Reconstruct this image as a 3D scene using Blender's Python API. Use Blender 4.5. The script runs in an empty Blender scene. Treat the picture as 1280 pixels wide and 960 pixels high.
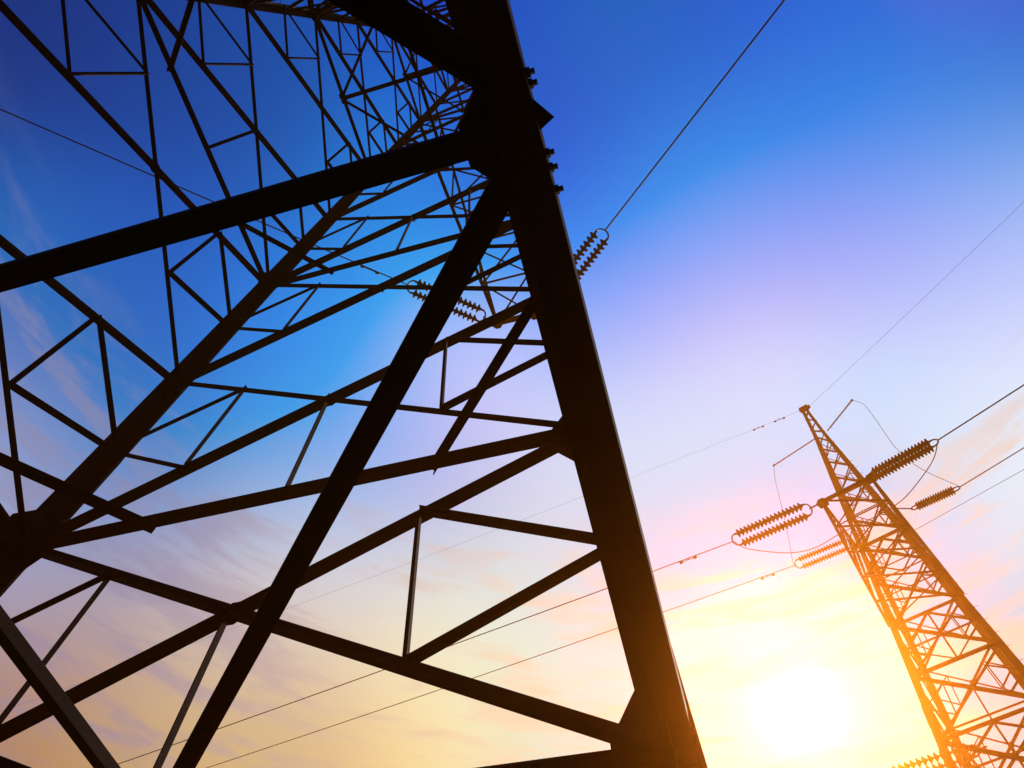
import bpy, math, random
from mathutils import Vector, Matrix
random.seed(7)
sc = bpy.context.scene
COL = sc.collection

# ------------------------------------------------------------------ camera
cam_data = bpy.data.cameras.new('camera'); cam = bpy.data.objects.new('camera', cam_data); COL.objects.link(cam)
_R = Vector((0.96078, 0.27054, 0.06099)); _U = Vector((0.2169, -0.87008, 0.44262)); _B = Vector((0.17281, -0.41203, -0.89463))
cam.matrix_world = Matrix(((_R.x, _U.x, _B.x, 4.8577), (_R.y, _U.y, _B.y, -0.4289), (_R.z, _U.z, _B.z, 1.6), (0, 0, 0, 1)))
cam_data.sensor_width = 36.0; cam_data.lens = 26.236; cam_data.clip_start = 0.05; cam_data.clip_end = 9000
sc.camera = cam

# ------------------------------------------------------------------ world
SUN_DIR = Vector((0.0886, 0.7759, 0.6246)).normalized()
SUN_EL = math.asin(SUN_DIR.z); SUN_AZ = math.atan2(SUN_DIR.x, SUN_DIR.y)   # azimuth from +Y towards +X
world = bpy.data.worlds.new('World'); sc.world = world; world.use_nodes = True
nt = world.node_tree; N = nt.nodes; Lk = nt.links; N.clear()
def lin(c): return tuple(((v / 255) / 12.92 if v / 255 <= 0.04045 else ((v / 255 + 0.055) / 1.055) ** 2.4) for v in c)
def vm(op, a=None, b=None, **k):
    n = N.new('ShaderNodeVectorMath'); n.operation = op
    for i, v in enumerate((a, b)):
        if v is None: continue
        if isinstance(v, (tuple, list, Vector)): n.inputs[i].default_value = tuple(v)
        else: Lk.new(v, n.inputs[i])
    if 'scale' in k:
        if isinstance(k['scale'], float): n.inputs['Scale'].default_value = k['scale']
        else: Lk.new(k['scale'], n.inputs['Scale'])
    return n.outputs['Value'] if op in ('DOT_PRODUCT', 'LENGTH') else n.outputs['Vector']
def ma(op, a, b=None, c=None, clamp=False):
    n = N.new('ShaderNodeMath'); n.operation = op; n.use_clamp = clamp
    for i, v in enumerate((a, b, c)):
        if v is None: continue
        if isinstance(v, (int, float)): n.inputs[i].default_value = v
        else: Lk.new(v, n.inputs[i])
    return n.outputs[0]
tc = N.new('ShaderNodeTexCoord'); D = vm('NORMALIZE', tc.outputs['Generated'])
# linear colour of the evening sky towards a set of compass directions and heights; blended smoothly
SKY = [
 ((-0.523, -0.138, 0.841), (-0.35, 0.0289, 0.233)),
 ((-0.398, 0.005, 0.917), (-0.35, 0.0786, 0.4268)),
 ((0.044, 0.05, 0.998), (0.1536, 0.4207, 0.4574)),
 ((0.164, 0.119, 0.979), (-0.35, -0.1665, 0.5001)),
 ((0.434, 0.139, 0.89), (-0.0281, -0.0823, 0.553)),
 ((0.31, 0.29, 0.905), (0.7151, 0.4256, 1.2519)),
 ((0.082, 0.292, 0.953), (0.5084, 0.381, 1.2476)),
 ((-0.387, 0.258, 0.885), (-0.35, 0.2627, 0.9059)),
 ((-0.637, 0.143, 0.758), (0.2495, 0.2366, 0.5927)),
 ((0.049, 0.434, 0.9), (0.8555, 0.5417, 1.1095)),
 ((-0.244, 0.525, 0.816), (-0.35, -0.2048, 0.8288)),
 ((0.361, 0.427, 0.829), (0.2347, 0.2605, 1.1214)),
 ((-0.234, 0.672, 0.703), (1.4, 1.4, 0.8067)),
 ((-0.638, 0.501, 0.585), (0.4425, 0.3071, 0.4225)),
 ((-0.693, 0.517, 0.503), (0.3674, 0.1495, -0.0175)),
 ((-0.46, 0.669, 0.584), (0.445, 0.3498, 0.3116)),
 ((-0.19, 0.747, 0.637), (-0.35, 0.5266, 0.8569)),
 ((-0.405, 0.41, 0.817), (0.2677, 0.5827, 0.9959)),
 ((-0.59, 0.372, 0.716), (-0.35, -0.0225, 0.5738)),
 ((0.03, 0.585, 0.81), (-0.35, 1.4, 1.0304)),
 ((0.257, 0.538, 0.802), (0.3341, 1.4, 1.3239)),
 ((0.373, 0.524, 0.766), (1.4, 1.352, 1.375)),
 ((0.126, 0.528, 0.84), (1.4, 1.4, 1.3031)),
 ((-0.254, 0.387, 0.886), (1.1959, 1.0022, 1.3491)),
 ((-0.357, 0.571, 0.739), (0.7693, 0.9082, 0.9721)),
 ((-0.535, 0.479, 0.696), (0.9226, 0.9283, 0.9907)),
 ((0.015, 0.176, 0.984), (-0.35, -0.2073, 0.7564)),
 ((-0.198, 0.178, 0.964), (-0.35, 0.2589, 0.894)),
 ((0.24, 0.398, 0.886), (0.5111, 0.4832, 1.0442)),
 ((0.404, 0.347, 0.846), (0.4956, 0.8407, 1.2114)),
 ((-0.053, 0.622, 0.781), (-0.35, -0.35, 0.9916)),
 ((-0.047, 0.52, 0.853), (1.4, 1.4, 1.2658)),
 ((-0.7, 0.314, 0.642), (0.4849, 0.6008, 0.8896)),
 ((-0.58, 0.584, 0.568), (0.9021, 0.7367, 0.153)),
 ((-0.321, 0.71, 0.627), (1.4, 1.0307, 0.1893)),
 ((-0.569, 0.131, 0.812), (-0.35, 0.0635, 0.599)),
 ((0.074, 0.809, 0.584), (-0.35, -0.35, 0.7398)),
 ((-0.011, -0.011, 1.0), (-0.35, -0.0673, 0.6276)),
 ((0.259, 0.066, 0.964), (-0.35, 0.1255, 0.7445)),
 ((0.25, 0.762, 0.597), (-0.35, 0.5524, 0.7518)),
 ((-0.389, 0.339, 0.857), (-0.3102, 0.1563, 1.0017)),
 ((-0.198, 0.606, 0.77), (0.8986, 1.0573, 0.8783)),
 ((0.278, 0.601, 0.749), (-0.35, -0.3181, 0.9917)),
 ((-0.015, 0.351, 0.936), (-0.0027, 0.3176, 1.1111)),
 ((-0.062, 0.43, 0.901), (-0.1564, 0.271, 1.135)),
 ((-0.021, 0.069, 0.997), (-0.35, 0.1203, 0.6747)),
 ((0.335, 0.088, 0.938), (0.6267, 0.1464, 0.7605)),
 ((0.256, 0.17, 0.952), (-0.35, 0.2117, 0.8278)),
 ((0.289, 0.24, 0.927), (-0.35, 0.1869, 1.1652)),
 ((0.198, 0.242, 0.95), (0.6067, 0.4598, 1.1647)),
 ((0.1, 0.235, 0.967), (-0.35, 0.6856, 1.072)),
 ((0.375, 0.206, 0.904), (-0.35, 0.4543, 0.8838)),
 ((0.107, 0.594, 0.797), (-0.35, -0.35, 1.0064)),
 ((0.349, 0.584, 0.733), (0.7709, 1.4, 1.045)),
 ((-0.142, 0.553, 0.821), (1.1745, 1.1965, 1.1119)),
 ((-0.172, 0.674, 0.719), (-0.35, 0.7604, 1.0434)),
 ((0, -0.6, 0.8), (-0.0, 0.0113, 0.0845)),
 ((0, -0.95, 0.3), (0.0203, 0.0481, 0.1373)),
 ((0.8, -0.4, 0.45), (0.0203, 0.0702, 0.2317)),
 ((-0.8, -0.5, 0.35), (0.0203, 0.0399, 0.118)),
 ((0.9, 0.3, 0.3), (0.5149, 0.4564, 0.5149)),
 ((0, 0.97, 0.2), (0.8269, 0.3991, 0.1261)),
 ((-0.75, 0.65, 0.1), (0.402, 0.1558, 0.0801)),
 ((0.75, 0.65, 0.1), (0.6445, 0.305, 0.1559)),
 ((0.8, -0.6, 0.0), (0.0845, 0.0702, 0.1004)),
 ((-0.8, -0.6, 0.0), (0.0573, 0.0515, 0.0771))]
K = 95.0
acc = None; wsum = None
for d, c in SKY:
    dd = Vector(d).normalized()
    e = ma('MULTIPLY_ADD', vm('DOT_PRODUCT', D, dd), K, -K)
    w = ma('EXPONENT', e)
    a = N.new('ShaderNodeVectorMath'); a.operation = 'MULTIPLY_ADD'
    cb = N.new('ShaderNodeCombineXYZ')
    for i in range(3): Lk.new(w, cb.inputs[i])
    Lk.new(cb.outputs[0], a.inputs[0]); a.inputs[1].default_value = c
    if acc is None: a.inputs[2].default_value = (0, 0, 0); wsum = ma('ADD', w, 1e-6)
    else: Lk.new(acc, a.inputs[2]); wsum = ma('ADD', wsum, w)
    acc = a.outputs[0]
sky = vm('MAXIMUM', vm('SCALE', acc, scale=ma('DIVIDE', 1.0, wsum)), (0, 0, 0))
# thin streaky cloud, layered with height
mp = vm('MULTIPLY', D, (2.6, 2.6, 17.0))
n1 = N.new('ShaderNodeTexNoise'); n1.inputs['Scale'].default_value = 2.4; n1.inputs['Detail'].default_value = 7; n1.inputs['Roughness'].default_value = .58
n1.inputs['Distortion'].default_value = .35
Lk.new(mp, n1.inputs['Vector'])
mr = N.new('ShaderNodeMapRange'); mr.interpolation_type = 'SMOOTHSTEP'
Lk.new(n1.outputs[0], mr.inputs[0]); mr.inputs[1].default_value = .45; mr.inputs[2].default_value = .66; mr.inputs[3].default_value = 0; mr.inputs[4].default_value = 1
sep = N.new('ShaderNodeSeparateXYZ'); Lk.new(D, sep.inputs[0])
low = N.new('ShaderNodeMapRange'); low.interpolation_type = 'SMOOTHSTEP'; Lk.new(sep.outputs[2], low.inputs[0])
low.inputs[1].default_value = .82; low.inputs[2].default_value = .74; low.inputs[3].default_value = 0; low.inputs[4].default_value = 1
cm = ma('MULTIPLY', mr.outputs[0], low.outputs[0])
mix = N.new('ShaderNodeMix'); mix.data_type = 'RGBA'; mix.blend_type = 'MIX'
Lk.new(ma('MULTIPLY', cm, .6), mix.inputs['Factor']); Lk.new(sky, mix.inputs['A'])
ctint = N.new('ShaderNodeMix'); ctint.data_type = 'RGBA'; ctint.blend_type = 'MIX'
ctint.inputs['A'].default_value = (*lin((146, 148, 186)), 1); ctint.inputs['B'].default_value = (*lin((240, 214, 186)), 1)
sd = vm('DOT_PRODUCT', D, SUN_DIR)
sf = N.new('ShaderNodeMapRange'); Lk.new(sd, sf.inputs[0]); sf.inputs[1].default_value = .72; sf.inputs[2].default_value = .96
Lk.new(sf.outputs[0], ctint.inputs['Factor']); Lk.new(ctint.outputs['Result'], mix.inputs['B'])
# sun disc blooming through thin air
g1 = ma('EXPONENT', ma('MULTIPLY_ADD', sd, 1100.0, -1100.0))
g2 = ma('EXPONENT', ma('MULTIPLY_ADD', sd, 120.0, -120.0))
glow = N.new('ShaderNodeCombineXYZ')
for i, (a_, b_) in enumerate(((.6, .04), (.6, .04), (.7, .12))):
    Lk.new(ma('ADD', ma('MULTIPLY', g1, a_), ma('MULTIPLY', g2, b_)), glow.inputs[i])
tot = vm('ADD', mix.outputs['Result'], glow.outputs[0])
nish = N.new('ShaderNodeTexSky'); nish.sky_type = 'NISHITA'; nish.sun_disc = False
nish.sun_elevation = SUN_EL; nish.sun_rotation = SUN_AZ; nish.dust_density = 2.0
tot2 = vm('ADD', tot, vm('SCALE', nish.outputs[0], scale=0.0015))
bg = N.new('ShaderNodeBackground'); bg.inputs['Strength'].default_value = 1.0
out = N.new('ShaderNodeOutputWorld'); Lk.new(tot2, bg.inputs['Color']); Lk.new(bg.outputs[0], out.inputs['Surface'])
world.cycles.sampling_method = 'MANUAL'; world.cycles.sample_map_resolution = 512

# ------------------------------------------------------------------ sun lamp
sl = bpy.data.lights.new('sun', 'SUN'); sl.energy = 5.0; sl.angle = math.radians(.53); sl.color = (1, .86, .66)
so = bpy.data.objects.new('sun', sl); COL.objects.link(so)
so.rotation_euler = SUN_DIR.to_track_quat('Z', 'Y').to_euler()

sc.view_settings.view_transform = 'Standard'; sc.view_settings.look = 'None'
sc.view_settings.exposure = 0.0; sc.view_settings.gamma = 1.0; sc.view_settings.use_curve_mapping = False
sc.cycles.use_denoising = True
sc.cycles.volume_bounces = 0; sc.cycles.max_bounces = 4

# ------------------------------------------------------------------ materials
def material(name, base, rough=.6, metal=0.0, var=.35, scale=3.0, bump=.15):
    m = bpy.data.materials.new(name); m.use_nodes = True
    t = m.node_tree; b = t.nodes['Principled BSDF']
    b.inputs['Roughness'].default_value = rough; b.inputs['Specular IOR Level'].default_value = .12; b.inputs['Metallic'].default_value = metal
    co = t.nodes.new('ShaderNodeTexCoord'); nz = t.nodes.new('ShaderNodeTexNoise'); nz.inputs['Scale'].default_value = scale; nz.inputs['Detail'].default_value = 6
    t.links.new(co.outputs['Object'], nz.inputs['Vector'])
    r = t.nodes.new('ShaderNodeValToRGB'); r.color_ramp.elements[0].position = .3; r.color_ramp.elements[1].position = .7
    r.color_ramp.elements[0].color = (*[c * (1 - var) for c in base], 1); r.color_ramp.elements[1].color = (*[min(1, c * (1 + var)) for c in base], 1)
    t.links.new(nz.outputs[0], r.inputs[0]); t.links.new(r.outputs[0], b.inputs['Base Color'])
    if bump:
        bp = t.nodes.new('ShaderNodeBump'); bp.inputs['Strength'].default_value = bump; bp.inputs['Distance'].default_value = .01
        n2 = t.nodes.new('ShaderNodeTexNoise'); n2.inputs['Scale'].default_value = scale * 12; t.links.new(co.outputs['Object'], n2.inputs['Vector'])
        t.links.new(n2.outputs[0], bp.inputs['Height']); t.links.new(bp.outputs[0], b.inputs['Normal'])
    return m
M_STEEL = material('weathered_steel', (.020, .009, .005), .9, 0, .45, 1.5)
M_BOLT = material('bolt_steel', (.045, .025, .018), .5, .3, .3, 9)
M_INS = material('brown_porcelain', (.02, .008, .004), .6, 0, .25, 4, 0)
M_WIRE = material('dull_conductor', (.06, .045, .04), .6, .2, .2, 5, 0)
M_CONC = material('concrete', (.28, .26, .23), .9, 0, .25, 5)
M_GRASS = material('meadow', (.045, .055, .018), .95, 0, .5, .8, .6)
M_BLADE = material('grass_blades', (.06, .075, .02), .8, 0, .4, .3, 0)

# ------------------------------------------------------------------ mesh helpers
class MB:
    def __init__(s): s.v = []; s.f = []
    def add(s, vs, fs):
        o = len(s.v); s.v += [tuple(v) for v in vs]; s.f += [tuple(i + o for i in f) for f in fs]
    def build(s, name, mat, parent=None, smooth=False):
        me = bpy.data.meshes.new(name); me.from_pydata(s.v, [], s.f); me.materials.append(mat); me.update()
        if smooth:
            for p in me.polygons: p.use_smooth = True
        o = bpy.data.objects.new(name, me); COL.objects.link(o)
        if parent is not None: o.parent = parent
        return o
def tag(o, label=None, cat=None, group=None, kind=None):
    for k, v in (('label', label), ('category', cat), ('group', group), ('kind', kind)):
        if v: o[k] = v
    return o
def empty(name, loc=(0, 0, 0), rz=0.0):
    o = bpy.data.objects.new(name, None); COL.objects.link(o); o.location = loc; o.rotation_euler = (0, 0, rz); o.empty_display_size = .5
    return o
def prism(m, prof0, prof1):
    n = len(prof0)
    m.add(list(prof0) + list(prof1), [tuple((i, (i + 1) % n, n + (i + 1) % n, n + i)) for i in range(n)] + [tuple(range(n))[::-1], tuple(range(n, 2 * n))])
def angle(m, p, q, u, v, w, t=None, w1=None, c=.5):
    """rolled steel angle from p to q: flange w wide along u (centred by c), the other along v."""
    p = Vector(p); q = Vector(q); d = (q - p).normalized()
    u = (Vector(u) - d * d.dot(Vector(u))).normalized(); v = Vector(v) - d * d.dot(Vector(v)); v = (v - u * u.dot(v)).normalized()
    w1 = w1 or w
    def prof(o, w):
        tt = t or max(.012, w * .1)
        o = o - u * (w * c)
        return [o, o + u * w, o + u * w + v * tt, o + u * tt + v * tt, o + u * tt + v * w, o + v * w]
    prism(m, prof(p, w), prof(q, w1))
def tube(m, pts, r, n=6):
    pts = [Vector(p) for p in pts]; rings = []
    for i, p in enumerate(pts):
        d = (pts[min(i + 1, len(pts) - 1)] - pts[max(i - 1, 0)]).normalized()
        a = d.cross(Vector((0, 0, 1)));  a = a.normalized() if a.length > 1e-4 else Vector((1, 0, 0)); b = d.cross(a).normalized()
        rings.append([p + (a * math.cos(2 * math.pi * k / n) + b * math.sin(2 * math.pi * k / n)) * r for k in range(n)])
    vs = [v for R_ in rings for v in R_]; fs = []
    for i in range(len(rings) - 1):
        for k in range(n): fs.append((i * n + k, i * n + (k + 1) % n, (i + 1) * n + (k + 1) % n, (i + 1) * n + k))
    fs.append(tuple(range(n))[::-1]); fs.append(tuple(range((len(rings) - 1) * n, len(rings) * n)))
    m.add(vs, fs)
def lathe(m, p, ax, prof, n=12):
    p = Vector(p); ax = Vector(ax).normalized(); a = ax.orthogonal().normalized(); b = ax.cross(a)
    vs = []; fs = []
    for (h, r) in prof:
        for k in range(n): vs.append(p + ax * h + (a * math.cos(2 * math.pi * k / n) + b * math.sin(2 * math.pi * k / n)) * max(r, .001))
    for i in range(len(prof) - 1):
        for k in range(n): fs.append((i * n + k, i * n + (k + 1) % n, (i + 1) * n + (k + 1) % n, (i + 1) * n + k))
    fs.append(tuple(range(n))[::-1]); fs.append(tuple(range((len(prof) - 1) * n, len(prof) * n)))
    m.add(vs, fs)
def bolt(m, p, ax, r=.02, h=.03):
    h *= .6; lathe(m, p, ax, [(0, r), (h, r), (h + .002, r * .5), (h + .008, r * .5)], 6)
def plate(m, o, a, b, pts, th, nrm):
    """flat plate: outline pts in the (a, b) axes about o, thickness th along nrm"""
    o = Vector(o); a = Vector(a); b = Vector(b); nrm = Vector(nrm).normalized()
    base = [o + a * x + b * y for x, y in pts]
    prism(m, base, [v + nrm * th for v in base])

# ------------------------------------------------------------------ ground
def ground():
    m = MB(); n = 48; S = 3000.0
    def g(i): t = (i / n) * 2 - 1; return S * t * abs(t) ** 1.6
    for i in range(n + 1):
        for j in range(n + 1):
            x = g(i); y = g(j); r = math.hypot(x - 8, y - 14)
            m.v.append((x, y, (0 if r < 34 else min(1, (r - 34) / 120) * (math.sin(x * .021) * 1.3 + math.cos(y * .017) * 1.1 - 1.5))))
    for i in range(n):
        for j in range(n):
            a = i * (n + 1) + j; m.f.append((a, a + n + 1, a + n + 2, a + 1))
    tag(m.build('ground', M_GRASS, smooth=True), 'rough meadow ground under and around the two pylons', None, None, 'structure')
    b = MB()
    for _ in range(5200):
        a = random.uniform(0, 6.283); r = 17 * math.sqrt(random.random()); x = 5 + r * math.cos(a); y = 3 + r * math.sin(a)
        h = random.uniform(.12, .38); t = random.uniform(0, 3.14); w = random.uniform(.008, .02); dx, dy = math.cos(t) * w, math.sin(t) * w
        lx, ly = random.uniform(-.1, .1), random.uniform(-.1, .1)
        b.add([(x - dx, y - dy, 0.0), (x + dx, y + dy, 0.0), (x + dx * .6 + lx * .4, y + dy * .6 + ly * .4, h * .6), (x - dx * .6 + lx * .4, y - dy * .6 + ly * .4, h * .6), (x + lx, y + ly, h)], [(0, 1, 2, 3), (3, 2, 4)])
    tag(b.build('grass', M_BLADE), 'tufts of meadow grass around the foot of the near pylon', None, None, 'stuff')
ground()

# ------------------------------------------------------------------ lattice pylon
LEGS = {'A': (1, 1), 'D': (-1, 1), 'E': (-1, -1), 'F': (1, -1)}
FACES = [('D', 'A'), ('E', 'D'), ('A', 'F'), ('F', 'E')]          # the heavy diagonal rises from the first leg to the second
def pylon(root, P):
    W, H, LV, TOP = P['W'], P['H'], P['levels'], P['top']
    def pt(l, z):
        t = 1 - z / H; return Vector((LEGS[l][0] * W * t, LEGS[l][1] * W * t, z))
    def lerp(a, b, t): return a + (b - a) * t
    cnt = {}
    over = {}
    def part(m, name, mat=M_STEEL):
        cnt[name] = cnt.get(name, 0) + 1
        if cnt[name] > 100:
            over.setdefault(name, MB()).add(m.v, m.f); return None
        return m.build(name, mat, root)
    s = P.get('sec', 1.0)
    # legs, with splice cover plates
    lw = P['leg']
    for l, (sx, sy) in LEGS.items():
        m = MB(); zs = [0.25] + LV + [TOP]
        for a, b in zip(zs[:-1], zs[1:]):
            lw = P['leg'] * P.get('legw', {}).get(l, 1); w0 = lw * (1 - .62 * a / TOP); w1 = lw * (1 - .62 * b / TOP)
            sh = Vector((*P.get('shift', {}).get(l, (0, 0)), 0))
            angle(m, pt(l, a) + sh * (1 - a / H), pt(l, b) + sh * (1 - b / H), (-sx, 0, 0), (0, -sy, 0), w0, w0 * .11, w1, c=0)
        lg = m.build('leg', M_STEEL, root)
        for z in [LV[0] + 1.4, LV[1] + 1.5, LV[3] + 1.4, LV[5] + 1.2]:
            w = lw * (1 - .62 * z / TOP); d = (pt(l, z + 1) - pt(l, z)).normalized()
            o = pt(l, z) + Vector((sx, sy, 0)) * .004 + Vector((*P.get('shift', {}).get(l, (0, 0)), 0)) * (1 - z / H)
            for ax, ou in (((-sx, 0, 0), (0, sy, 0)), ((0, -sy, 0), (sx, 0, 0))):
                if l == P.get('plain_leg') and ou[0]: continue
                m = MB()
                plate(m, o + Vector(ou) * .004, ax, d, [(.02, -.5), (w * .92, -.5), (w * .92, .5), (.02, .5)], .014, ou)
                for k in range(6):
                    for q in (.3, .7): bolt(m, o + Vector(ax) * w * q + d * (-.42 + k * .168) + Vector(ou) * .016, ou)
                m.build('splice_plate', M_STEEL, lg)
        lw = P['leg']; f = MB(); c = pt(l, .25)
        prism(f, [c + Vector((x, y, -.65)) for x, y in ((-.8, -.8), (.8, -.8), (.8, .8), (-.8, .8))], [c + Vector((x, y, -.02)) for x, y in ((-.55, -.55), (.55, -.55), (.55, .55), (-.55, .55))])
        f.build('concrete_footing', M_CONC, root)
        f = MB(); plate(f, c + Vector((0, 0, -.018)), (1, 0, 0), (0, 1, 0), [(-.4, -.4), (.4, -.4), (.4, .4), (-.4, .4)], .03, (0, 0, 1))
        for x in (-.3, .3):
            for y in (-.3, .3): bolt(f, c + Vector((x, y, .012)), (0, 0, 1), .03, .05)
        f.build('base_plate', M_STEEL, lg)
    # step bolts up one leg
    sb = P['step_leg']; sx, sy = LEGS[sb]
    z = 3.0; k = 0
    while z < TOP - 3 and k < 95:
        m = MB(); p0 = pt(sb, z); ou = Vector((sx, 0, 0)) if k % 2 else Vector((0, sy, 0)); inn = Vector((0, -sy, 0)) if k % 2 else Vector((-sx, 0, 0))
        p1 = p0 + inn * .07
        lathe(m, p1, ou, [(0, .018), (.02, .018), (.021, .009), (.15, .009), (.151, .016), (.165, .016)], 6)
        m.build('step_bolt', M_BOLT, root); z += .42; k += 1
    # faces
    horiz = P['horiz']; full = P['full_panels']; order = P['face_order']
    for (a, b) in order:
        A0, B0 = pt(a, 0), pt(b, 0); n = (B0 - A0).cross(pt(a, 10) - A0)
        mid = (A0 + B0) / 2
        if n.dot(Vector((mid.x, mid.y, 0))) < 0: n = -n
        n.normalize(); inw = -n
        ox = (B0 - A0).normalized()
        lev = LV
        def inset(l, other, z, k=.35):       # bar end a little in from the leg corner, as bolted on the flange
            w = lw * (1 - .62 * z / TOP); d = (pt(other, z) - pt(l, z)).normalized(); return pt(l, z) + d * w * k
        for i in range(len(lev) - 1):
            z0, z1 = lev[i], lev[i + 1]
            sz = (1 - .55 * z0 / TOP)
            hw, lw_ = (.20 * sz * s, .115 * sz * s) if i else (.185 * s, .165 * s)
            pa0, pb0, pa1, pb1 = inset(a, b, z0), inset(b, a, z0), inset(a, b, z1), inset(b, a, z1)
            m = MB(); angle(m, pa0 + inw * .03, pb1 + inw * .03, (pb1 - pa0).cross(n), inw, hw); part(m, 'diagonal_brace')
            m = MB(); angle(m, pb0 + inw * .075, pa1 + inw * .075, (pb0 - pa1).cross(n), inw, lw_); part(m, 'diagonal_brace')
            # crossing point
            t0 = (pb0 - pa0).length; t1 = (pb1 - pa1).length; tt = t0 / (t0 + t1)
            X = lerp(pa0, pb1, tt)
            m = MB(); r_ = .17 * sz; plate(m, X + inw * .055, ox, n.cross(ox), [(-r_, -r_ * .5), (-r_ * .4, -r_), (r_ * .4, -r_), (r_, -r_ * .5), (r_, r_ * .5), (r_ * .4, r_), (-r_ * .4, r_), (-r_, r_ * .5)], .014, inw)
            bolt(m, X + n * .0, n, .022, .03); bolt(m, X + inw * .07, inw, .022, .03)
            part(m, 'crossing_plate')
            if i < full:
                rw = .088 * (1 - .4 * z0 / TOP) * s
                for l, o_, lo, hi in ((a, b, (pa0, pb1, tt), (pa1, pb0, 1 - tt)), (b, a, (pb0, pa1, tt), (pb1, pa0, 1 - tt))):
                    zm = (z0 + z1) / 2; Pm = inset(l, o_, zm, .3)
                    Q0 = lerp(lo[0], lo[1], lo[2] * .5); Q1 = lerp(hi[0], hi[1], hi[2] * .5)
                    for q0, q1, w, off in ((Pm, Q0, rw, .10), (Pm, Q1, rw * (.8 if i else 1), .115), (Q0, Q1, rw * .8, .13)):
                        m = MB(); angle(m, q0 + inw * off, q1 + inw * off, (q1 - q0).cross(n), inw, w); part(m, 'secondary_brace')
                if i in P['link']:
                    Mh = (pa0 + pb0) / 2
                    m = MB(); angle(m, X + inw * .12, Mh + inw * .12, (X - Mh).cross(n), inw, rw); part(m, 'secondary_brace')
            elif i < full + 3:
                pass
        for z in horiz:
            w = (.2 if z < 12 else .15 * (1 - .4 * z / TOP)) * s
            so_ = -.11 if (z == LV[0] and (a, b) == ('A', 'F')) else .015
            m = MB(); angle(m, inset(a, b, z, .2 if so_ > 0 else -.9) + inw * so_, inset(b, a, z, .2) + inw * so_, (0, 0, 1), inw, w); part(m, 'horizontal_brace')
        # gussets
        for i, z in enumerate(lev):
            g = P['gusset'] * (1 - .72 * z / TOP)
            big = 1.35 if z in horiz else .85
            if i == 1: big = 1.6
            if i > 6: big *= .7
            for l, o_ in ((a, b), (b, a)):
                d = (pt(o_, z) - pt(l, z)).normalized(); up = (pt(l, z + 1) - pt(l, z)).normalized(); up = (up - n * n.dot(up)).normalized()
                w = lw * (1 - .62 * z / TOP); G = g * big
                m = MB(); pts = [(0.02, -G * .95), (w * .5, -G * .95), (G * .62, -G * .3), (G * .62, G * .16), (G * .34, G * .6), (w * .5, G * .85), (.02, G * .85)]
                plate(m, pt(l, z) + inw * .05, d, up, pts, .016, inw)
                for k in range(5):
                    bolt(m, pt(l, z) + inw * .066 + d * w * .5 + up * G * (-.8 + .38 * k), inw); bolt(m, pt(l, z) + n * .002 + d * w * .5 + up * G * (-.8 + .38 * k), n)
                bolt(m, pt(l, z) + inw * .066 + d * G * .45, inw); bolt(m, pt(l, z) + inw * .066 + d * G * .45 + up * G * .1, inw)
                part(m, 'gusset_plate')
    # base panel: main diagonals from the footing to the first level
    for (a, b) in order:
        n = ((pt(b, 0) - pt(a, 0)).cross(pt(a, 10) - pt(a, 0))).normalized(); mid = (pt(a, 0) + pt(b, 0)) / 2
        if n.dot(Vector((mid.x, mid.y, 0))) < 0: n = -n
        Mh = (pt(a, LV[0]) + pt(b, LV[0])) / 2
        for l in (a, b):
            if (a, b) not in P.get('open_base', ()):
                m = MB(); angle(m, pt(l, .6) - n * .05, Mh - n * .05, (Mh - pt(l, .6)).cross(n), -n, .15 * s); part(m, 'diagonal_brace')
    # horizontal frames inside the shaft
    for z, kind, bw in P['frames']:
        Mp = {f: (pt(f[0], z) + pt(f[1], z)) / 2 for f in ('AD', 'DE', 'EF', 'FA')}
        up = Vector((0, 0, 1))
        if kind in ('full', 'cross+'):
            for k, (f, g) in enumerate((('FA', 'DE'), ('AD', 'EF'))):
                p, q = Mp[f], Mp[g]
                m = MB(); angle(m, p + up * .03 * k - up * .02, q + up * .03 * k - up * .02, (q - p).cross(up), up, bw * (.86, .66)[k]); part(m, 'frame_beam')
        if kind in ('full', 'diamond', 'cross+'):
            for f, g in (('FA', 'AD'), ('AD', 'DE'), ('DE', 'EF'), ('EF', 'FA')):
                p, q = Mp[f], Mp[g]; w = bw if kind != 'cross+' else bw * .6
                if kind == 'full':       # the slanting beams land beside each other on the middle gusset
                    cn = {'FAAD': 'A', 'ADDE': 'D', 'DEEF': 'E', 'EFFA': 'F'}[f + g]; cz = pt(cn, z)
                    p = p + (cz - p).normalized() * ({'F': .24, 'D': -.34}.get(cn, .1)); q = q + (cz - q).normalized() * ({'F': .24, 'D': -.34}.get(cn, .1))
                m = MB(); angle(m, p - up * .06, q - up * .06, (q - p).cross(up), -up, w); part(m, 'frame_beam')
            g = bw * 1.7 if kind == 'full' else bw * 1.2
            for f, p in Mp.items():
                inn = Vector((-p.x, -p.y, 0)).normalized(); sd_ = inn.cross(up)
                m = MB(); plate(m, p - up * .045, inn, sd_, [(-.19 if kind == 'full' else -.03, -.02), (-.03, -g * .9), (g * .45, -g * .95), (g, -g * .35), (g, g * .35), (g * .45, g * .95), (-.03, g * .9), (-.05, .05)], .016, up)
                for x, y in ((g * .3, -g * .55), (g * .5, -g * .4), (g * .3, g * .55), (g * .5, g * .4), (g * .7, 0), (g * .4, 0), (-.02, -g * .6), (-.02, g * .7), (-.02, g * .5)):
                    bolt(m, p - up * .045 + inn * x + sd_ * y, -up, .022, .035); bolt(m, p - up * .029 + inn * x + sd_ * y, up, .022, .035)
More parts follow.
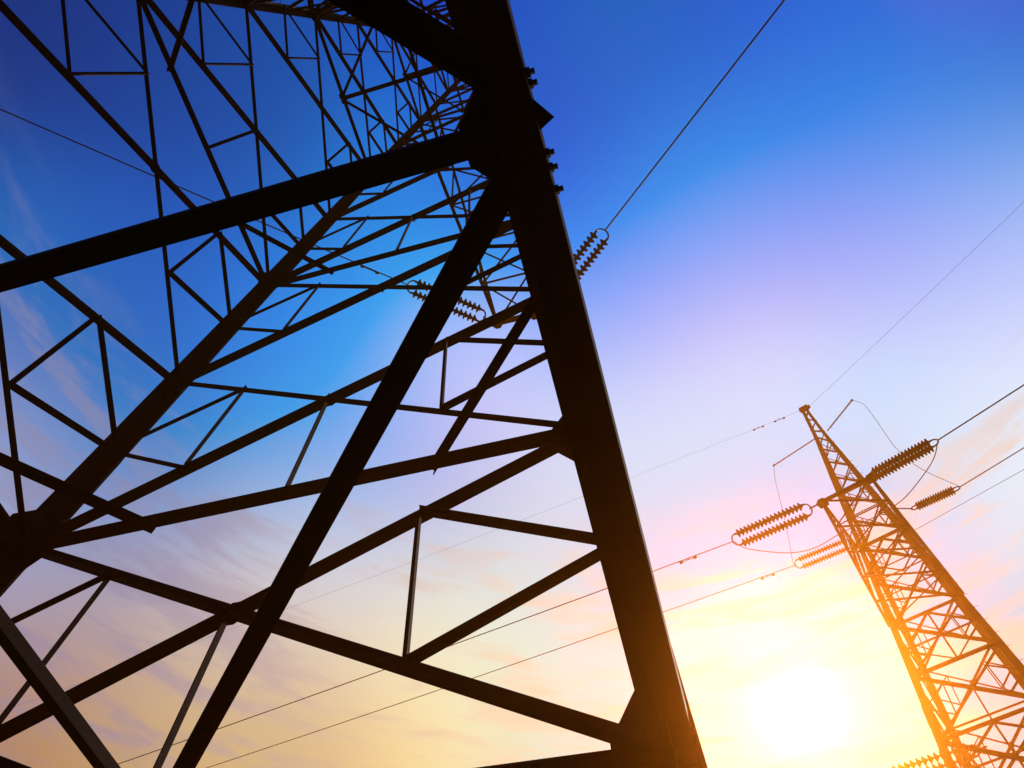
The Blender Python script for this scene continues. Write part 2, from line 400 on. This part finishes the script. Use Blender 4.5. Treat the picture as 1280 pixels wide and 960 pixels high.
                if kind == 'full':
                    for y_ in (-.24, -.19, .13, .2, .31):
                        lathe(m, p - up * (.02 if y_ < 0 else .05) - inn * .09 + sd_ * y_, -inn, [(0, .024), (.04, .024), (.041, .014), (.062, .014)], 6)
                part(m, 'frame_gusset')
        if kind == 'corner':
            for l in 'ADEF':
                i = 'ADEF'.index(l); nx, pv = 'ADEF'[(i + 1) % 4], 'ADEF'[i - 1]
                p = lerp(pt(l, z), pt(nx, z), .26); q = lerp(pt(l, z), pt(pv, z), .26)
                m = MB(); angle(m, p - up * .04, q - up * .04, (q - p).cross(up), -up, bw); part(m, 'frame_beam')
    # cross arms
    for am in P['arms']:
        sy, zt, z0, z1, Ly, tx = am
        la, lb = ('A', 'D') if sy > 0 else ('F', 'E')
        arm = MB(); ch = []
        for l in (la, lb):
            sx = LEGS[l][0]; tip = Vector((sx * tx, sy * Ly, zt))
            ch.append((pt(l, z0), pt(l, z1), tip))
        def seg(m, p, q, w): angle(m, p, q, Vector(q - p).cross(Vector((0, 0, 1))), (0, 0, 1), w)
        m = MB()
        for c0, c1, tip in ch: seg(m, c0, tip, .15 * s)
        arm_o = part(m, 'cross_arm')
        m = MB()
        for c0, c1, tip in ch: seg(m, c1, tip + Vector((0, 0, .02)), .12 * s)
        m.build('arm_top_chord', M_STEEL, arm_o)
        nb = 5; m = MB()
        for k in range(nb):
            t0, t1 = k / nb, (k + 1) / nb
            p0, p1 = lerp(ch[0][0], ch[0][2], t0), lerp(ch[0][0], ch[0][2], t1); q0, q1 = lerp(ch[1][0], ch[1][2], t0), lerp(ch[1][0], ch[1][2], t1)
            off = Vector((0, 0, .03)); w = .075 * s
            seg(m, p0 + off, q1 + off, w); seg(m, q0 + off * 2, p1 + off * 2, w); seg(m, p1 + off * 3, q1 + off * 3, w)
        m.build('arm_lacing', M_STEEL, arm_o)
        for c0, c1, tip in ch:
            m = MB()
            for k in range(nb - 1):
                t0, t1 = (k + .5) / nb, (k + 1) / nb
                seg(m, lerp(c0, tip, t1), lerp(c1, tip, t0), .06 * s); seg(m, lerp(c0, tip, t1), lerp(c1, tip, t1), .06 * s)
            m.build('arm_hanger', M_STEEL, arm_o)
        m = MB(); p, q = ch[0][2], ch[1][2]
        seg(m, p + Vector((0, 0, -.03)), q + Vector((0, 0, -.03)), .2 * s)
        for tip in (p, q):
            plate(m, tip + Vector((0, 0, -.05)), (1, 0, 0), (0, 1, 0), [(-.2, -.28), (.2, -.28), (.26, .05), (.1, .22), (-.1, .22), (-.26, .05)], .02, (0, 0, 1))
            bolt(m, tip + Vector((0, 0, -.2)), (0, 0, 1), .05, .14); bolt(m, tip + Vector((.12, .05, -.12)), (0, 0, 1), .03, .06)
        m.build('arm_tip_plate', M_STEEL, arm_o)
    # peak for the earth wire
    zt = P['peak']; pk = MB(); ends = []
    for l in 'ADEF':
        b = pt(l, TOP); tp = Vector((LEGS[l][0] * .2, LEGS[l][1] * .2, zt)); ends.append((b, tp))
        angle(pk, b, tp, (-LEGS[l][0], 0, 0), (0, -LEGS[l][1], 0), .17, c=0)
    for k in range(4):
        (b0, t0), (b1, t1) = ends[k], ends[(k + 1) % 4]
        for j in range(5):
            u0, u1 = j / 5, (j + 1) / 5
            p, q = (lerp(b0, t0, u0), lerp(b1, t1, u1)) if j % 2 else (lerp(b1, t1, u0), lerp(b0, t0, u1))
            angle(pk, p, q, Vector((0, 0, 1)), Vector((-p.x, -p.y, 0)) , .06)
    plate(pk, (0, 0, zt), (1, 0, 0), (0, 1, 0), [(-.3, -.24), (.3, -.24), (.36, 0), (.3, .24), (-.3, .24), (-.36, 0)], .06, (0, 0, 1))
    plate(pk, (-.32, 0, zt - .1), (1, 0, 0), (0, 0, 1), [(-.14, -.16), (.1, -.2), (.1, .2), (-.14, .26)], .06, (0, 1, 0))
    pk.build('peak', M_STEEL, root)
    for name, m in over.items(): tag(m.build(name, M_STEEL, root), kind='stuff')

near = tag(empty('transmission_tower', (0, 0, 0)), 'huge dark lattice pylon towering over the viewer, its bare steel legs filling the left', 'pylon')
pylon(near, dict(W=5.0, H=56.36, top=47.0, peak=50.0, levels=[5.362, 9.606, 13.922, 18.235, 22.687, 26.982, 30.6, 34.4, 37.6, 40.4, 42.9, 45.2, 47.0],
    plain_leg='A', open_base=(('A', 'F'),), leg=.30, shift={'A': (.16, .0)}, legw={'A': .8, 'D': 1.25}, gusset=.66, step_leg='E', full_panels=7, link=(0, 1, 3, 5), horiz=[5.362, 9.606, 18.235, 26.982, 34.4, 40.4],
    face_order=[('D', 'A'), ('E', 'D'), ('F', 'E'), ('A', 'F')],
    frames=[(5.362, 'full', .155), (9.606, 'corner', .11), (18.235, 'corner', .09), (26.982, 'cross+', .15), (34.4, 'cross+', .12)],
    arms=[(1, 32.0, 34.4, 37.6, 10.57, .84), (-1, 38.0, 37.6, 40.4, 9.2, .8), (-1, 27.5, 26.98, 30.6, 10.5, .9)]))
far = tag(empty('transmission_tower', (15.5, 29.3, 0), 2.769), 'distant orange-lit lattice pylon rising at the right beside the sun, with double insulator strings', 'pylon')
pylon(far, dict(W=3.873, H=51.83, top=46.6, peak=50.7, levels=[4.6, 8.4, 12.0, 15.6, 19.0, 22.4, 25.6, 28.6, 31.6, 34.4, 37.0, 39.4, 41.6, 43.4, 45.0, 46.6],
    leg=.46, gusset=.5, step_leg='D', full_panels=12, link=(0, 1, 3, 5), horiz=[8.4, 15.6, 22.4, 25.6, 28.6, 34.4, 39.4], sec=.92,
    face_order=[('D', 'A'), ('E', 'D'), ('A', 'F'), ('F', 'E')],
    frames=[(4.6, 'full', .16), (15.6, 'diamond', .11), (22.4, 'cross+', .13), (28.6, 'cross+', .14), (34.4, 'diamond', .1)],
    arms=[(1, 29.45, 28.6, 34.4, 9.08, 1.125), (-1, 21.8, 22.4, 25.6, 7.5, .9)]))

# ------------------------------------------------------------------ insulator strings
DISC = [(-.11, .04), (-.075, .07), (-.05, .085), (-.02, .125), (.0, .17), (.045, .175), (.06, .12), (.075, .06), (.1, .04)]
disc_me = None
def insulator_string(a, b, sep, n, label, group='paired insulator strings', link_from=None, r=1.0, pitch_fill=.9):
    """two parallel strings of sheds from a (tower side) to b (line side)"""
    global disc_me
    a = Vector(a); b = Vector(b); d = (b - a).normalized(); side = Vector((-d.y, d.x, 0)).normalized(); Ln = (b - a).length
    root = tag(empty('insulator_string', a), label, 'insulator', group)
    O = a
    for e, s_ in ((a, 1), (b, -1)):
        m = MB(); p = e + d * s_ * .18 - O; h = sep / 2
        pts = [p + side * h * math.cos(t) * 1.15 - d * s_ * math.sin(t) * .26 for t in [math.pi * k / 10 for k in range(11)]]
        tube(m, [p + side * h * 1.12 + d * s_ * .12] + pts + [p - side * h * 1.12 + d * s_ * .12], .035, 6)
        tube(m, [p - d * s_ * .24, e - O - d * s_ * .06], .035, 6)
        m.build('yoke', M_BOLT, root)
    if link_from is not None:
        m = MB(); tube(m, [Vector(link_from) - O, a - O], .04, 6); m.build('link', M_BOLT, root)
    u0, u1 = .22, Ln - .26; st = (u1 - u0) / n
    for h in (-sep / 2, sep / 2):
        m = MB(); tube(m, [a + side * h + d * (u0 - .12) - O, a + side * h + d * (u1 + .12) - O], .032, 6); m.build('core_rod', M_BOLT, root)
        for k in range(n):
            c = a + side * h + d * (u0 + st * (k + .5)) - O
            if disc_me is None:
                m = MB(); lathe(m, (0, 0, 0), (0, 0, 1), DISC, 14); o = m.build('disc', M_INS, root, True); disc_me = o.data
            else:
                o = bpy.data.objects.new('disc', disc_me); COL.objects.link(o); o.parent = root
            o.location = c; o.rotation_euler = d.to_track_quat('Z', 'Y').to_euler(); o.scale = (r, r, r)
    return root
V = Vector
insulator_string((-1.35, 10.11, 32), (-4.03, 7.94, 32), .52, 14, 'double insulator string behind the big slanting beam, at the left tip of the near arm', link_from=(-.94, 10.57, 31.96), r=1.12)
insulator_string((1.55, 10.27, 32), (4.55, 7.79, 32), .52, 15, 'dark double insulator string poking out right of the thick near leg against blue sky', link_from=(.74, 10.57, 31.96), r=1.15)
insulator_string((10.59, 21.5, 29.45), (7.17, 22.52, 29.45), .62, 17, 'uppermost left double insulator string reaching from the far pylon arm tip', link_from=(11.1, 21.3, 29.45), r=1.1)
insulator_string((13.2, 20.43, 29.45), (15.95, 19.26, 29.45), .3, 17, 'upper right insulator string leaving the far pylon arm toward the frame edge', link_from=(12.9, 20.6, 29.45), r=1.15)
insulator_string((13.95, 29.93, 36.5), (10.94, 30.83, 36.5), .6, 16, 'lower left double insulator string on the far pylon, just above its jumper wire end', link_from=(14.16, 28.75, 36.45), r=.95)
insulator_string((17.4, 28.3, 36.5), (19.78, 27.47, 36.5), .22, 15, 'short right insulator string below the longer one on the far pylon', link_from=(16.35, 28.0, 36.45), r=.95)
insulator_string((13.9, 28.0, 21.8), (10.6, 28.9, 21.75), .6, 13, 'insulator string at the bottom arm of the far pylon, half cut by the frame edge', link_from=(14.25, 27.95, 21.85))

# ------------------------------------------------------------------ wires
def smooth_pts(pts, n=8):
    pts = [V(p) for p in pts]; out_ = []
    for i in range(len(pts) - 1):
        p0 = pts[max(i - 1, 0)]; p1 = pts[i]; p2 = pts[i + 1]; p3 = pts[min(i + 2, len(pts) - 1)]
        for k in range(n):
            t = k / n
            out_.append(.5 * ((2 * p1) + (p2 - p0) * t + (2 * p0 - 5 * p1 + 4 * p2 - p3) * t * t + (3 * p1 - p0 - 3 * p2 + p3) * t ** 3))
    return out_ + [pts[-1]]
def extend(a, b, slope_b, L=190, sag=9.0, n=26):
    """a conductor running off from a through b, hanging in a parabola to the next (unseen) pylon L metres on"""
    a = V(a); b = V(b); h = V((b.x - a.x, b.y - a.y, 0)).normalized(); pts = []
    for k in range(n + 1):
        x = L * (k / n) ** 1.5; z = a.z - 4 * sag * (x / L) * (1 - x / L)
        pts.append(V((a.x, a.y, 0)) + h * x + V((0, 0, z)))
    return pts
def wire(pts, label, r=.025, name='power_line', cat='power line', group=None, dampers=()):
    m = MB(); pts = [V(p) for p in pts]; tube(m, pts, r, 6); o = tag(m.build(name, M_WIRE), label, cat, group)
    for dist in dampers:
        acc_ = 0
        for i in range(len(pts) - 1):
            Ls = (pts[i + 1] - pts[i]).length
            if acc_ + Ls > dist:
                d = (pts[i + 1] - pts[i]).normalized(); c = pts[i] + d * (dist - acc_)
                b = MB(); tube(b, [c - d * .32 - V((0, 0, .12)), c - V((0, 0, .09)), c + d * .32 - V((0, 0, .12))], .018, 6)
                lathe(b, c - d * .42 - V((0, 0, .12)), d, [(0, .03), (.02, .055), (.14, .06), (.17, .03)], 8); lathe(b, c + d * .25 - V((0, 0, .12)), d, [(0, .03), (.02, .06), (.14, .055), (.17, .03)], 8)
                lathe(b, c - V((0, 0, .1)), (0, 0, 1), [(0, .03), (.12, .03)], 6)
                b.build('vibration_damper', M_BOLT, o); break
            acc_ += Ls
    return o
wire(extend((-4.1, 7.88, 32), (-12.32, 0.0, 31), 0, sag=10), 'dark conductor crossing behind the lattice at the upper left from the half-hidden insulators', .028, dampers=(1.7,))
wire(extend((4.64, 7.7, 32), (12.15, 1.15, 31), 0, sag=8), 'single conductor rising steeply to the top edge from the insulators beside the thick leg', .034)
wire(extend((7.12, 22.54, 29.45), (-26.55, 27.93, 27), 0, sag=4.2), 'conductor from the uppermost left insulators of the far pylon, passing behind the thick leg', .024, dampers=(2.2,))
wire(extend((16.0, 19.22, 29.45), (19.16, 16.79, 29.15), 0, sag=9), 'upper conductor running off the right edge from the far pylon', .03)
wire(extend((10.88, 30.84, 36.5), (-29.35, 37.51, 34.1), 0, sag=3.5), 'conductor from the lower left insulators of the far pylon, sinking towards the lower left', .024, dampers=(1.7,))
wire(extend((19.84, 27.43, 36.5), (22.82, 25.14, 36.1), 0, sag=8), 'second conductor running off the right edge, below the thicker upper one', .028)
wire(extend((10.55, 28.9, 21.75), (-25, 34.6, 20), 0, sag=1.5), 'thin low conductor leaving the bottom arm of the far pylon', .02)
wire(extend((15.2, 29.3, 50.6), (-45.21, 38.57, 45.3), 0, sag=5), 'faint earth wire drooping left from the tip of the far pylon', .008, 'earth_wire', 'earth wire', dampers=(1.6, 3.2))
wire(extend((15.75, 29.2, 50.6), (28.97, 16.68, 48.3), 0, sag=7), 'thin earth wire climbing right from the tip of the far pylon', .01, 'earth_wire', 'earth wire')
wire(extend((15.95, 27.3, 33.4), (21.2, 24.2, 33.0), 0, sag=4), 'palest conductor at the right, emerging from the middle of the far pylon', .012)
J = smooth_pts
wire(J([(7.16, 22.56, 29.45), (7.66, 22.81, 29.1), (9.27, 23.0, 28.6), (10.47, 22.96, 28.6), (11.64, 22.3, 28.5), (13.0, 21.7, 28.4), (14.1, 21.2, 28.5), (14.9, 20.4, 28.6), (15.6, 19.7, 28.9), (16.02, 19.22, 29.45)]), 'jumper wire looping under the far arm between its left and right insulators', .02, 'jumper_wire', 'jumper wire')
wire(J([(12.12, 30.73, 46.5), (11.69, 30.46, 44.0), (11.22, 30.0, 40.0), (10.75, 30.84, 36.5)]), 'jumper wire hanging from the left rod end down to the lower left insulators', .016, 'jumper_wire', 'jumper wire')
wire(J([(17.66, 26.82, 46.5), (18.17, 26.93, 45.8), (18.26, 27.08, 44.0), (18.3, 27.34, 41.0), (18.64, 27.22, 38.5), (19.86, 27.4, 36.5)]), 'jumper wire curving down from the right rod end to the shorter right insulators', .016, 'jumper_wire', 'jumper wire')
def post_insulator(a, b, label):
    a = V(a); b = V(b); d = (b - a).normalized(); Ln = (b - a).length
    root = tag(empty('post_insulator', a), label, 'insulator', 'rods on the far pylon peak')
    m = MB(); tube(m, [V((0, 0, 0)), d * Ln], .04, 8); m.build('core_rod', M_BOLT, root)
    m = MB(); n = 14
    for k in range(n): lathe(m, d * (.35 + (Ln - .5) * k / (n - 1)), d, [(-.02, .045), (0, .075 if k % 2 else .1), (.02, .045)], 10)
    m.build('sheds', M_INS, root)
    m = MB(); lathe(m, d * (Ln - .1), d, [(0, .05), (.08, .09), (.16, .05)], 8); m.build('end_clamp', M_BOLT, root)
post_insulator((15.1, 29.2, 46.5), (12.12, 30.73, 46.5), 'thin ribbed rod sticking out left below the tip of the far pylon')
post_insulator((15.9, 28.8, 46.5), (17.66, 26.82, 46.5), 'thin ribbed rod sticking out right below the tip of the far pylon')

# ------------------------------------------------------------------ orange volume added to mimic lens flare over the steel: haze
hz = MB(); X0, X1, Y0, Y1, Z0, Z1 = -3050, 3050, -3050, 3050, -5.0, 52.0
vs = [(x, y, z) for z in (Z0, Z1) for x, y in ((X0, Y0), (X1, Y0), (X1, Y1), (X0, Y1))]
hz.add(vs, [(3, 2, 1, 0), (4, 5, 6, 7), (0, 1, 5, 4), (1, 2, 6, 5), (2, 3, 7, 6), (3, 0, 4, 7)])
M_FLARE = bpy.data.materials.new('flare_volume'); M_FLARE.use_nodes = True; t = M_FLARE.node_tree; t.nodes.clear()
pv = t.nodes.new('ShaderNodeVolumePrincipled'); om = t.nodes.new('ShaderNodeOutputMaterial'); t.links.new(pv.outputs[0], om.inputs['Volume'])
pv.inputs['Color'].default_value = (1.0, .28, .02, 1); pv.inputs['Density'].default_value = .0032; pv.inputs['Anisotropy'].default_value = .90
tag(hz.build('flare_haze', M_FLARE), 'orange scattering volume around both pylons, added to mimic lens flare', None, None, 'stuff')
